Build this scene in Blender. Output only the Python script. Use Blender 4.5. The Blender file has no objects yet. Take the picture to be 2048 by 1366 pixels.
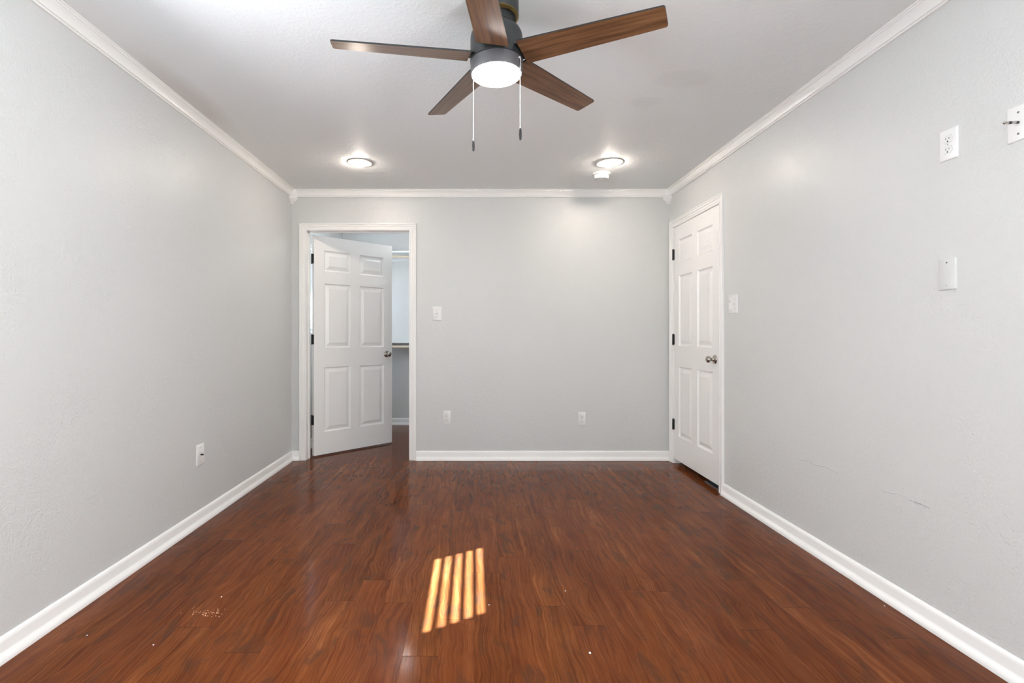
import bpy, bmesh, math, random
from mathutils import Vector, Matrix

scene = bpy.context.scene
COL = scene.collection
random.seed(7)

# ------------------------------------------------------------------ camera, world, sun, daylight, fill lamps, exposure
CAM_Z = 1.13
XL, XR, YB, ZC = -1.636, 1.762, 4.51, 2.428      # left wall, right wall, back wall, ceiling
YF, YCB = -1.05, 6.27                            # wall behind the camera, closet back wall
XH = 2.95                                        # hall beyond the right door

cam_data = bpy.data.cameras.new('camera')
cam = bpy.data.objects.new('camera', cam_data)
COL.objects.link(cam)
cam.location = (0, 0, CAM_Z)
cam.rotation_euler = (math.pi / 2, 0, 0)
cam_data.sensor_width = 36.0
cam_data.lens = 1003.0 / 2048.0 * 36.0
cam_data.shift_x = 77.0 / 2048.0
cam_data.shift_y = -14.0 / 2048.0
cam_data.clip_start = 0.02
scene.camera = cam

world = bpy.data.worlds.new('sky')
scene.world = world
world.use_nodes = True
wn = world.node_tree.nodes['Background']
wn.inputs[0].default_value = (0.80, 0.90, 1.0, 1)
wn.inputs[1].default_value = 1.0

def lamp(name, kind, loc, direction, energy, color, size=None, size_y=None, angle=None):
    d = bpy.data.lights.new(name, kind)
    o = bpy.data.objects.new(name, d)
    COL.objects.link(o)
    o.location = loc
    o.rotation_euler = Vector(direction).to_track_quat('-Z', 'Y').to_euler()
    d.energy = energy
    d.color = color
    if kind == 'AREA':
        d.shape = 'RECTANGLE'
        d.size, d.size_y = size, size_y
    if angle is not None:
        d.angle = angle
    return o

SUN_H = Vector((0.862, 0.507, 0)).normalized()
SUN_TAN = 0.753
SUN_DIR = (SUN_H.x, SUN_H.y, -SUN_TAN)
lamp('sun', 'SUN', (-6, -3, 6), SUN_DIR, 165.0, (0.50, 0.72, 1.0), angle=math.radians(0.53))
# daylight through the left and closet windows, plus two added fill lamps
lamp('daylight_left_window', 'AREA', (XL + 0.012, 1.31, 1.66), (1, -0.2, -0.26), 23, (0.97, 0.985, 1.0), 0.62, 0.78)
lamp('fill_front', 'AREA', (0.05, YF + 0.02, 1.25), (0, 1, 0.25), 11, (0.98, 0.99, 1.0), 2.9, 1.7)  # added fill lamp, lights the room evenly from behind the camera
lamp('fill_right', 'AREA', (XR - 0.012, -0.15, 1.50), (-1, -0.3, 0.34), 47, (0.965, 0.985, 1.0), 1.4, 1.15)  # added fill lamp behind the camera, brightens the left wall
lamp('daylight_closet_window', 'AREA', (XL + 0.012, 5.25, 1.60), (1, 0, 0), 4.2, (0.88, 0.95, 1.0), 0.78, 0.80)

scene.view_settings.view_transform = 'Standard'
scene.view_settings.look = 'None'
scene.view_settings.exposure = 0.95
scene.view_settings.gamma = 1.0
scene.view_settings.use_curve_mapping = False
try:
    scene.cycles.use_denoising = True
    scene.cycles.max_bounces = 14
    scene.cycles.diffuse_bounces = 8
    scene.cycles.glossy_bounces = 5
    scene.cycles.transparent_max_bounces = 12
    scene.cycles.sample_clamp_indirect = 6.0
    scene.cycles.caustics_reflective = False
    scene.cycles.caustics_refractive = False
except Exception:
    pass

# ------------------------------------------------------------------ node helpers
class NT:
    def __init__(self, name):
        self.m = bpy.data.materials.new(name)
        self.m.use_nodes = True
        self.t = self.m.node_tree
        self.b = self.t.nodes['Principled BSDF']
        self.out = self.t.nodes['Material Output']
    def n(self, kind, **kw):
        x = self.t.nodes.new(kind)
        for k, v in kw.items():
            setattr(x, k, v)
        return x
    def put(self, sock, v):
        if v is None:
            return
        if isinstance(v, bpy.types.NodeSocket):
            self.t.links.new(v, sock)
        else:
            sock.default_value = v
    def math(self, op, a, b=None, c=None, clamp=False):
        x = self.n('ShaderNodeMath', operation=op)
        x.use_clamp = clamp
        for i, v in enumerate((a, b, c)):
            self.put(x.inputs[i], v)
        return x.outputs[0]
    def xyz(self, v):
        s = self.n('ShaderNodeSeparateXYZ')
        self.put(s.inputs[0], v)
        return s.outputs
    def vec(self, x, y, z):
        c = self.n('ShaderNodeCombineXYZ')
        for i, v in enumerate((x, y, z)):
            self.put(c.inputs[i], v)
        return c.outputs[0]
    def noise(self, vec, scale, detail=2.0, rough=0.5, dist=0.0):
        x = self.n('ShaderNodeTexNoise')
        self.put(x.inputs['Vector'], vec)
        x.inputs['Scale'].default_value = scale
        x.inputs['Detail'].default_value = detail
        x.inputs['Roughness'].default_value = rough
        x.inputs['Distortion'].default_value = dist
        return x.outputs['Fac']
    def white(self, vec):
        x = self.n('ShaderNodeTexWhiteNoise', noise_dimensions='3D')
        self.put(x.inputs['Vector'], vec)
        return x.outputs['Value']
    def remap(self, v, a, b, c=0.0, d=1.0, smooth=False):
        x = self.n('ShaderNodeMapRange')
        if smooth:
            x.interpolation_type = 'SMOOTHSTEP'
        self.put(x.inputs['Value'], v)
        for k, q in zip(('From Min', 'From Max', 'To Min', 'To Max'), (a, b, c, d)):
            self.put(x.inputs[k], q)
        return x.outputs['Result']
    def ramp(self, fac, stops):
        x = self.n('ShaderNodeValToRGB')
        self.put(x.inputs[0], fac)
        e = x.color_ramp.elements
        while len(e) < len(stops):
            e.new(0.5)
        for q, (p, c) in zip(e, stops):
            q.position = p
            q.color = (*c, 1)
        return x.outputs[0]
    def mix(self, fac, a, b, mode='MIX'):
        x = self.n('ShaderNodeMix', data_type='RGBA', blend_type=mode)
        self.put(x.inputs[0], fac)
        for s, v in ((x.inputs[6], a), (x.inputs[7], b)):
            if isinstance(v, tuple) and len(v) == 3:
                v = (*v, 1)
            self.put(s, v)
        return x.outputs[2]
    def bump(self, h, strength=0.3, dist=0.002, prev=None):
        x = self.n('ShaderNodeBump')
        self.put(x.inputs['Height'], h)
        self.put(x.inputs['Strength'], strength)
        x.inputs['Distance'].default_value = dist
        if prev is not None:
            self.put(x.inputs['Normal'], prev)
        return x.outputs[0]
    def obj(self):
        return self.n('ShaderNodeTexCoord').outputs['Object']
    def base(self, color=None, rough=None, metal=None, spec=None, normal=None, coat=None, coat_rough=None):
        b = self.b
        if isinstance(color, tuple):
            color = (*color, 1) if len(color) == 3 else color
        self.put(b.inputs['Base Color'], color)
        self.put(b.inputs['Roughness'], rough)
        self.put(b.inputs['Metallic'], metal)
        self.put(b.inputs['Specular IOR Level'], spec)
        self.put(b.inputs['Normal'], normal)
        self.put(b.inputs['Coat Weight'], coat)
        self.put(b.inputs['Coat Roughness'], coat_rough)
        return self.m

def simple(name, color, rough=0.5, metal=0.0, spec=0.5, noise=0.0, scale=40, bump=0.0):
    t = NT(name)
    o = t.obj()
    f = t.noise(o, scale, 3)
    c = t.mix(t.remap(f, 0.3, 0.7, 0.0, noise), color, tuple(x * 0.7 for x in color)) if noise else color
    nrm = t.bump(f, bump, 0.001) if bump else None
    return t.base(c, rough, metal, spec, nrm)

def emission(name, color, strength):
    t = NT(name)
    t.put(t.b.inputs['Base Color'], (0.9, 0.9, 0.9, 1))
    t.put(t.b.inputs['Emission Color'], (*color, 1))
    t.b.inputs['Emission Strength'].default_value = strength
    return t.m

WALL = (0.650, 0.655, 0.645)

def wall_paint(name, color=WALL, kind=None, rough=0.29, strength=0.38):
    """satin paint over sprayed orange-peel drywall texture"""
    t = NT(name)
    o = t.obj()
    big = t.noise(o, 3.0, 2)
    fine = t.noise(o, 115, 3, 0.55, 0.4)
    mid = t.noise(o, 38, 2, 0.5, 0.6)
    h = t.math('ADD', t.remap(fine, 0.40, 0.66), t.math('MULTIPLY', t.remap(mid, 0.48, 0.62, smooth=True), 0.55))
    amp = t.remap(big, 0.35, 0.65, 0.6, 1.0)
    h = t.math('MULTIPLY', h, amp)
    c = t.mix(t.remap(t.noise(o, 1.3, 3), 0.35, 0.7, 0, 0.05), color, (color[0] * 0.8, color[1] * 0.8, color[2] * 0.8))
    nrm = t.bump(h, strength, 0.0022)
    x, y, z = t.xyz(o)
    if kind == 'right':
        # horizontal drywall tape seam about knee height, cracked in places
        wob = t.math('MULTIPLY', t.math('SUBTRACT', t.noise(t.vec(y, 0.0, 0.0), 9.0, 3), 0.5), 0.045)
        d = t.math('ABSOLUTE', t.math('SUBTRACT', t.math('SUBTRACT', z, 0.463), wob))
        line = t.remap(d, 0.0, 0.0035, 1.0, 0.0)
        brk = t.remap(t.noise(t.vec(y, 7.3, 0.0), 4.2, 2), 0.48, 0.56)
        line = t.math('MULTIPLY', line, brk)
        nrm = t.bump(line, 0.5, 0.003, nrm)
        # gouge in the paint
        gy = t.math('DIVIDE', t.math('SUBTRACT', y, 1.985), 0.055)
        gz = t.math('DIVIDE', t.math('SUBTRACT', z, 0.458), 0.006)
        g = t.math('SQRT', t.math('ADD', t.math('MULTIPLY', gy, gy), t.math('MULTIPLY', gz, gz)))
        gm = t.math('MULTIPLY', t.remap(g, 0.5, 1.0, 1.0, 0.0), t.remap(fine, 0.42, 0.55))
        nrm = t.bump(gm, 0.8, -0.003, nrm)
        c = t.mix(t.math('MULTIPLY', gm, 0.35), c, (0.33, 0.33, 0.38))
    if kind == 'left':
        # a scatter of small dark scuffs and pin holes high on the wall
        sy = t.math('DIVIDE', t.math('SUBTRACT', y, 2.86), 0.26)
        sz = t.math('DIVIDE', t.math('SUBTRACT', z, 2.12), 0.16)
        g = t.math('SQRT', t.math('ADD', t.math('MULTIPLY', sy, sy), t.math('MULTIPLY', sz, sz)))
        reg = t.remap(g, 0.4, 1.0, 1.0, 0.0)
        sp = t.remap(t.noise(o, 46, 1, 0.5, 1.5), 0.735, 0.775)
        c = t.mix(t.math('MULTIPLY', t.math('MULTIPLY', sp, reg), 0.75), c, (0.14, 0.14, 0.14))
    return t.base(c, rough, 0, 0.55, nrm)

M_WALL = wall_paint('wall_paint')
M_WALL_R = wall_paint('wall_paint_cracked', kind='right')
M_WALL_L = wall_paint('wall_paint_scuffed', kind='left')
M_CLOSET = wall_paint('closet_paint', (0.67, 0.668, 0.66), strength=0.2)

def ceiling_paint():
    t = NT('ceiling_paint')
    o = t.obj()
    x, y, z = t.xyz(o)
    fine = t.noise(o, 70, 3, 0.55, 0.5)
    mid = t.noise(o, 26, 2, 0.5, 0.8)
    h = t.math('ADD', t.remap(fine, 0.42, 0.66), t.remap(mid, 0.5, 0.6, smooth=True))
    c = (0.84, 0.85, 0.845, 1)
    warp = t.math('MULTIPLY', t.math('SUBTRACT', t.noise(o, 3.0, 4), 0.5), 0.35)
    # old water stains: one beside the left crown, two rings right of the fan
    def blob(cx, cy, rx, ry):
        a = t.math('DIVIDE', t.math('SUBTRACT', x, cx), rx)
        b = t.math('DIVIDE', t.math('SUBTRACT', y, cy), ry)
        return t.math('ADD', t.math('SQRT', t.math('ADD', t.math('MULTIPLY', a, a), t.math('MULTIPLY', b, b))), warp)
    c = t.mix(t.remap(blob(-1.57, 2.75, 0.13, 0.5), 0.4, 1.1, 0.30, 0.0), c, (0.44, 0.37, 0.32))
    for (cx, cy, rx, ry) in ((1.07, 2.55, 0.17, 0.11), (0.97, 2.80, 0.11, 0.07)):
        g = blob(cx, cy, rx, ry)
        ring = t.math('MULTIPLY', t.remap(g, 0.72, 0.92, 0, 1), t.remap(g, 0.95, 1.1, 1, 0))
        c = t.mix(t.math('MULTIPLY', ring, 0.16), c, (0.9, 0.85, 0.76))
        c = t.mix(t.remap(g, 0.7, 0.95, 0.08, 0.0), c, (0.45, 0.45, 0.45))
    return t.base(c, 0.6, 0, 0.35, t.bump(h, 0.20, 0.0022))
M_CEIL = ceiling_paint()

def trim_paint(name='trim_paint', color=(0.90, 0.89, 0.87), rough=0.28):
    t = NT(name)
    o = t.obj()
    f = t.noise(o, 60, 2)
    c = t.mix(t.remap(t.noise(o, 9, 4), 0.45, 0.75, 0, 0.05), color, (color[0] * 0.75, color[1] * 0.74, color[2] * 0.72))
    return t.base(c, rough, 0, 0.5, t.bump(f, 0.025, 0.001))
M_TRIM = trim_paint()
M_DOOR = trim_paint('door_paint', (0.89, 0.885, 0.87), 0.30)

def floor_wood():
    """glossy hand-scraped laminate: 127 mm planks running away from the camera, swirling figured grain"""
    t = NT('laminate_floor')
    o = t.obj()
    x, y, z = t.xyz(o)
    PW, PL = 0.127, 1.215
    xi = t.math('DIVIDE', t.math('ADD', x, 10.03), PW)
    i = t.math('FLOOR', xi)
    fx = t.math('FRACT', xi)
    off = t.math('MULTIPLY', t.white(t.vec(i, 3.1, 0.7)), PL)
    yj = t.math('DIVIDE', t.math('ADD', t.math('ADD', y, 20.0), off), PL)
    j = t.math('FLOOR', yj)
    fy = t.math('FRACT', yj)
    r1 = t.white(t.vec(i, j, 0.3))
    r2 = t.white(t.vec(i, j, 5.7))
    px = t.math('ADD', x, t.math('MULTIPLY', r1, 17.0))
    py = t.math('ADD', y, t.math('MULTIPLY', r2, 23.0))
    P = t.vec(px, py, 0.0)
    # slow sideways swirl of the grain
    sw = t.noise(t.vec(t.math('MULTIPLY', px, 6.0), t.math('MULTIPLY', py, 2.6), 0.0), 1.0, 2, 0.45, 0.3)
    sw2 = t.noise(t.vec(t.math('MULTIPLY', px, 16.0), t.math('MULTIPLY', py, 9.0), 2.0), 1.0, 2)
    gx = t.math('ADD', px, t.math('ADD', t.math('MULTIPLY', t.math('SUBTRACT', sw, 0.5), 0.095),
                                  t.math('MULTIPLY', t.math('SUBTRACT', sw2, 0.5), 0.016)))
    grain = t.noise(t.vec(t.math('MULTIPLY', gx, 135.0), t.math('MULTIPLY', py, 2.0), 0.0), 1.0, 4, 0.62)
    fine = t.noise(t.vec(t.math('MULTIPLY', gx, 330.0), t.math('MULTIPLY', py, 7.0), 4.0), 1.0, 3, 0.6)
    band = t.noise(t.vec(t.math('MULTIPLY', gx, 24.0), t.math('MULTIPLY', py, 1.1), 8.0), 1.0, 3, 0.55)
    knot = t.noise(t.vec(t.math('MULTIPLY', gx, 15.0), t.math('MULTIPLY', py, 6.0), 12.0), 1.0, 4, 0.62, 0.6)
    tone = t.math('ADD', t.math('MULTIPLY', grain, 0.50), t.math('ADD', t.math('MULTIPLY', band, 0.30), t.math('MULTIPLY', fine, 0.20)))
    cloud = t.noise(t.vec(t.math('MULTIPLY', gx, 7.0), t.math('MULTIPLY', py, 2.6), 31.0), 1.0, 3, 0.6, 0.4)
    tone = t.math('ADD', 0.5, t.math('MULTIPLY', t.math('SUBTRACT', tone, 0.5), 0.78))
    tone = t.math('ADD', tone, t.math('MULTIPLY', t.math('SUBTRACT', cloud, 0.5), 0.26))
    tone = t.math('ADD', tone, t.math('MULTIPLY', t.math('SUBTRACT', r1, 0.5), 0.06))
    c = t.ramp(tone, [(0.33, (0.047, 0.0100, 0.0026)), (0.45, (0.094, 0.0235, 0.0058)), (0.55, (0.150, 0.0425, 0.0105)), (0.69, (0.270, 0.093, 0.026))])
    c = t.mix(t.remap(knot, 0.53, 0.68, 0.0, 0.66), c, (0.056, 0.024, 0.012))
    c = t.mix(t.remap(r2, 0, 1, 0.0, 0.22), c, (0.130, 0.026, 0.011))
    # seams
    ex = t.math('MULTIPLY', t.math('MINIMUM', fx, t.math('SUBTRACT', 1.0, fx)), PW)
    ey = t.math('MULTIPLY', t.math('MINIMUM', fy, t.math('SUBTRACT', 1.0, fy)), PL)
    seam_x = t.remap(ex, 0.0004, 0.0016, 1.0, 0.0)
    seam_y = t.remap(ey, 0.0006, 0.0022, 1.0, 0.0)
    seam = t.math('MAXIMUM', t.math('MULTIPLY', seam_x, 0.35), seam_y)
    c = t.mix(t.math('MULTIPLY', seam, 0.62), c, (0.030, 0.012, 0.007))
    # reflective wear layer with shallow scraped ripples following the grain
    rip = t.noise(t.vec(t.math('MULTIPLY', gx, 34.0), t.math('MULTIPLY', py, 1.6), 20.0), 1.0, 1, 0.4)
    h = t.math('ADD', rip, t.math('MULTIPLY', grain, 0.12))
    nrm = t.bump(h, 0.055, 0.0016)
    nrm = t.bump(t.math('SUBTRACT', 1.0, seam), 0.3, 0.0005, nrm)
    rough = t.remap(t.noise(P, 6, 3), 0.3, 0.7, 0.10, 0.17)
    return t.base(c, rough, 0, 0.075, nrm)
M_FLOOR = floor_wood()

def blade_wood():
    t = NT('walnut_blade')
    o = t.obj()
    x, y, z = t.xyz(o)
    g = t.noise(t.vec(t.math('MULTIPLY', x, 2.5), t.math('MULTIPLY', y, 55.0), 0.0), 1.0, 4, 0.6, 0.5)
    f = t.noise(t.vec(t.math('MULTIPLY', x, 7.0), t.math('MULTIPLY', y, 260.0), 3.0), 1.0, 2)
    v = t.math('ADD', t.math('MULTIPLY', g, 0.75), t.math('MULTIPLY', f, 0.25))
    c = t.ramp(v, [(0.32, (0.055, 0.023, 0.011)), (0.5, (0.150, 0.068, 0.030)), (0.68, (0.25, 0.125, 0.055))])
    return t.base(c, 0.30, 0, 0.5, t.bump(v, 0.12, 0.0008))
M_BLADE = blade_wood()
M_BLADE_TOP = simple('blade_black_edge', (0.012, 0.012, 0.013), 0.45)
M_BRONZE = simple('dark_bronze_metal', (0.020, 0.022, 0.022), 0.38, 0.0, 0.5, 0.25, 60)
M_KIT = simple('bronze_light_kit', (0.095, 0.092, 0.098), 0.45, 0.1, 0.5, 0.1, 60)  # lighter than the housing: glow of the diffuser put into the colour
M_BRASS = simple('brass_edge', (0.17, 0.115, 0.04), 0.35, 1.0)
M_CHAIN = simple('chain_nickel', (0.82, 0.81, 0.80), 0.25, 0.8)
M_BLACK = simple('black_metal', (0.008, 0.008, 0.009), 0.42, 0, 0.5, 0.2, 80)
M_NICKEL = simple('satin_nickel', (0.44, 0.41, 0.37), 0.22, 1.0, 0.5, 0.1, 120)
M_PLATE = simple('white_plastic_plate', (0.82, 0.815, 0.805), 0.28)
M_PAINTED_PLATE = wall_paint('painted_plate', (0.65, 0.655, 0.645), None, 0.33, 0.08)
M_RECEPT = simple('receptacle_plastic', (0.80, 0.80, 0.785), 0.35)
M_SLOT = simple('slot_black', (0.015, 0.015, 0.015), 0.6)
M_GROOVE = simple('groove_grey', (0.42, 0.42, 0.41), 0.6)
M_SCREW = simple('steel_screw', (0.30, 0.29, 0.28), 0.35, 0.9)
M_SCREW_W = simple('white_screw', (0.62, 0.62, 0.60), 0.4)
M_DETECT = simple('detector_plastic', (0.76, 0.75, 0.73), 0.4)
M_LAMPTRIM = simple('lamp_trim_white', (0.50, 0.49, 0.46), 0.5)
M_SHELF = trim_paint('shelf_paint', (0.80, 0.81, 0.81), 0.4)
M_ROD = simple('closet_rod_wood', (0.62, 0.52, 0.40), 0.4, 0, 0.5, 0.25, 30)
M_BLIND = simple('blind_slat_white', (0.85, 0.85, 0.84), 0.45)
M_FLAKE = simple('paint_flake', (0.85, 0.84, 0.82), 0.6)
M_CRUMB = simple('dark_crumb', (0.012, 0.009, 0.008), 0.8)
M_SCUFF = simple('scuff_tan', (0.62, 0.34, 0.17), 0.6)
M_EXT = simple('sun_blocker_grey', (0.55, 0.55, 0.54), 0.7)  # only on the added sun-blocking slabs
M_THRESH = simple('threshold_metal', (0.42, 0.46, 0.52), 0.25, 1.0)
M_HALL = wall_paint('hall_paint', (0.45, 0.44, 0.42))

def glass():
    t = NT('window_glass')
    tr = t.n('ShaderNodeBsdfTransparent')
    tr.inputs[0].default_value = (0.95, 0.97, 0.97, 1)
    gl = t.n('ShaderNodeBsdfGlossy')
    gl.inputs['Roughness'].default_value = 0.02
    mx = t.n('ShaderNodeMixShader')
    mx.inputs[0].default_value = 0.07
    t.t.links.new(tr.outputs[0], mx.inputs[1])
    t.t.links.new(gl.outputs[0], mx.inputs[2])
    t.t.links.new(mx.outputs[0], t.out.inputs[0])
    return t.m
M_GLASS = glass()

# ------------------------------------------------------------------ mesh helpers
def obj(name, bm, mat, parent=None, smooth=False, loc=None):
    me = bpy.data.meshes.new(name)
    bmesh.ops.recalc_face_normals(bm, faces=bm.faces[:])
    bm.to_mesh(me)
    bm.free()
    for m in (mat if isinstance(mat, (list, tuple)) else [mat]):
        me.materials.append(m)
    if smooth:
        for p in me.polygons:
            p.use_smooth = True
    o = bpy.data.objects.new(name, me)
    COL.objects.link(o)
    if parent is not None:
        o.parent = parent
    if loc is not None:
        o.location = loc
    return o

def autosmooth(o, deg=40):
    me = o.data
    for p in me.polygons:
        p.use_smooth = True
    me.set_sharp_from_angle(angle=math.radians(deg))
    return o

def empty(name, loc, rot=(0, 0, 0)):
    o = bpy.data.objects.new(name, None)
    o.empty_display_size = 0.05
    COL.objects.link(o)
    o.location = loc
    o.rotation_euler = rot
    return o

def tag(o, label=None, cat=None, group=None, kind=None):
    for k, v in (('label', label), ('category', cat), ('group', group), ('kind', kind)):
        if v:
            o[k] = v
    return o

def struct(o, label=None, cat=None):
    return tag(o, label, cat, None, 'structure')

def box(bm, x0, x1, y0, y1, z0, z1, bevel=0.0, seg=2):
    r = bmesh.ops.create_cube(bm, size=1.0)
    vs = r['verts']
    for v in vs:
        v.co = Vector((x0 + (v.co.x + 0.5) * (x1 - x0), y0 + (v.co.y + 0.5) * (y1 - y0), z0 + (v.co.z + 0.5) * (z1 - z0)))
    if bevel:
        es = list({e for v in vs for e in v.link_edges})
        bmesh.ops.bevel(bm, geom=es, offset=bevel, segments=seg, affect='EDGES', profile=0.6)
    return bm

def lathe(bm, prof, n=48, axis='z', center=(0, 0, 0)):
    """prof: list of (radius, height); closed with caps where the radius is zero"""
    rings = []
    c = Vector(center)
    def pt(r, a, h):
        p = (r * math.cos(a), r * math.sin(a), h)
        if axis == 'x':
            p = (p[2], p[0], p[1])
        elif axis == 'y':
            p = (p[0], p[2], p[1])
        return c + Vector(p)
    for r, h in prof:
        if r < 1e-6:
            rings.append([bm.verts.new(pt(0, 0, h))])
        else:
            rings.append([bm.verts.new(pt(r, 2 * math.pi * k / n, h)) for k in range(n)])
    for a, b in zip(rings, rings[1:]):
        for k in range(n):
            k2 = (k + 1) % n
            if len(a) == 1 and len(b) == 1:
                continue
            if len(a) == 1:
                bm.faces.new((a[0], b[k], b[k2]))
            elif len(b) == 1:
                bm.faces.new((a[k], b[0], a[k2]))
            else:
                bm.faces.new((a[k], a[k2], b[k2], b[k]))
    return bm

def sweep(bm, prof, fn, u0, u1):
    """extrude a closed 2D profile (a, b) from u0 to u1; fn(u, a, b) -> world"""
    A = [bm.verts.new(fn(u0, a, b)) for a, b in prof]
    B = [bm.verts.new(fn(u1, a, b)) for a, b in prof]
    n = len(prof)
    for k in range(n):
        k2 = (k + 1) % n
        bm.faces.new((A[k], A[k2], B[k2], B[k]))
    bm.faces.new(A)
    bm.faces.new(B[::-1])
    return bm

# plane maps: (u along wall, t out of wall into the room, z)
def on_back(u, t, z): return Vector((u, YB - t, z))
def on_left(u, t, z): return Vector((XL + t, u, z))
def on_right(u, t, z): return Vector((XR - t, u, z))
def on_front(u, t, z): return Vector((u, YF + t, z))
def on_closet_back(u, t, z): return Vector((u, YCB - t, z))

def wall_with_holes(bm, mapf, u0, u1, z0, z1, thick, holes):
    """solid wall of boxes around rectangular holes (ua, ub, za, zb); the wall stands behind t = 0"""
    us = sorted({u0, u1} | {h[0] for h in holes} | {h[1] for h in holes})
    zs = sorted({z0, z1} | {h[2] for h in holes} | {h[3] for h in holes})
    def solid(i, k):
        if i < 0 or k < 0 or i >= len(us) - 1 or k >= len(zs) - 1:
            return False
        um, zm = (us[i] + us[i + 1]) / 2, (zs[k] + zs[k + 1]) / 2
        return not any(h[0] < um < h[1] and h[2] < zm < h[3] for h in holes)
    def quad(pts):
        bm.faces.new([bm.verts.new(mapf(*p)) for p in pts])
    for i in range(len(us) - 1):
        for k in range(len(zs) - 1):
            if not solid(i, k):
                continue
            a, b, c, d = us[i], us[i + 1], zs[k], zs[k + 1]
            for t in (0.0, -thick):
                quad([(a, t, c), (b, t, c), (b, t, d), (a, t, d)])
            if not solid(i - 1, k): quad([(a, 0, c), (a, -thick, c), (a, -thick, d), (a, 0, d)])
            if not solid(i + 1, k): quad([(b, 0, c), (b, -thick, c), (b, -thick, d), (b, 0, d)])
            if not solid(i, k - 1): quad([(a, 0, c), (b, 0, c), (b, -thick, c), (a, -thick, c)])
            if not solid(i, k + 1): quad([(a, 0, d), (b, 0, d), (b, -thick, d), (a, -thick, d)])
    bmesh.ops.remove_doubles(bm, verts=bm.verts[:], dist=1e-5)
    return bm

# ------------------------------------------------------------------ openings
DX0, DX1, DZ = -1.503, -0.577, 2.065          # closet doorway
RY0, RY1, RZ = 3.588, 4.412, 2.068            # right doorway
W1 = (0.985, 1.665, 1.250, 2.10)              # left wall window
W2 = (-1.42, 1.52, 0.38, 2.12)                # added opening for fill light, in the wall behind the camera
W4 = (-0.88, 0.58, 0.90, 2.10)                # added right wall opening for fill light, behind the camera
W3 = (4.83, 5.68, 1.15, 2.05)                 # closet window

# ------------------------------------------------------------------ room shell
bm = bmesh.new()
box(bm, XL - 0.1, XH + 0.1, YF - 0.1, YCB + 0.1, -0.08, 0.0)
struct(obj('floor', bm, M_FLOOR), 'glossy reddish brown laminate plank floor', 'floor')
bm = bmesh.new()
box(bm, XL - 0.1, XH + 0.1, YF - 0.1, YCB + 0.1, ZC, ZC + 0.1)
struct(obj('ceiling', bm, M_CEIL), 'pale textured ceiling over the empty bedroom', 'ceiling')
bm = bmesh.new()
wall_with_holes(bm, on_left, YF - 0.1, YB + 0.0, 0, ZC, 0.10, [W1])
struct(obj('wall_left', bm, M_WALL_L), 'light grey textured wall on the left', 'wall')
bm = bmesh.new()
wall_with_holes(bm, on_right, YF - 0.1, YB + 0.0, 0, ZC, 0.10, [W4, (RY0, RY1, -1, RZ)])
struct(obj('wall_right', bm, M_WALL_R), 'light grey textured wall on the right with cracked seam', 'wall')
bm = bmesh.new()
wall_with_holes(bm, on_back, XL - 0.1, XR + 0.1, 0, ZC, 0.11, [(DX0, DX1, -1, DZ)])
struct(obj('wall_back', bm, M_WALL), 'light grey end wall with the closet doorway', 'wall')
bm = bmesh.new()
wall_with_holes(bm, on_front, XL, XR, 0, ZC, 0.10, [W2])
struct(obj('wall_front', bm, M_WALL), 'light grey wall behind the camera', 'wall')
# closet behind the end wall
CXR = 0.75
YC0 = YB + 0.11
bm = bmesh.new()
wall_with_holes(bm, on_left, YC0, YCB + 0.1, 0, ZC, 0.10, [W3])
struct(obj('wall_closet_left', bm, M_CLOSET), 'closet side wall with the window behind the open door', 'wall')
bm = bmesh.new()
box(bm, XL, CXR + 0.1, YCB, YCB + 0.1, 0, ZC)
struct(obj('wall_closet_back', bm, M_CLOSET), 'closet back wall carrying the shelves', 'wall')
bm = bmesh.new()
box(bm, CXR, CXR + 0.1, YC0, YCB, 0, ZC)
struct(obj('wall_closet_right', bm, M_CLOSET), 'closet side wall opposite its window', 'wall')
# dark hall behind the right door
bm = bmesh.new()
box(bm, XH, XH + 0.1, 3.05, 5.05, 0, ZC)
box(bm, XR + 0.1, XH, 3.05, 3.15, 0, ZC)
box(bm, XR + 0.1, XH, 4.95, 5.05, 0, ZC)
struct(obj('wall_hall', bm, M_HALL), 'unlit hall walls behind the closed right door', 'wall')

# ------------------------------------------------------------------ crown moulding and baseboards
CROWN = [(0.0, -0.066), (0.0100, -0.066), (0.0112, -0.0630), (0.0100, -0.0595), (0.0060, -0.0585), (0.0060, -0.0555), (0.0138, -0.0545), (0.0142, -0.0505),
         (0.0112, -0.0490), (0.0118, -0.0470), (0.0150, -0.0385), (0.0195, -0.0295), (0.0245, -0.0225), (0.0285, -0.0185), (0.0285, -0.0165), (0.0345, -0.0155), (0.0352, -0.0105),
         (0.0318, -0.0095), (0.0318, -0.0070), (0.0385, -0.0060), (0.0385, 0.0), (0.0, 0.0)]
def crown(name, mapf, u0, u1, label):
    bm = bmesh.new()
    sweep(bm, CROWN, lambda u, a, b: mapf(u, a, ZC + b), u0, u1)
    return struct(autosmooth(obj(name, bm, M_TRIM), 25), label, 'crown moulding')
crown('trim_1', on_left, YF, YB, 'white crown moulding along the left wall')
crown('trim_2', on_back, XL, XR, 'white crown moulding along the end wall')
crown('trim_3', on_right, YF, YB, 'white crown moulding along the right wall')

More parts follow.
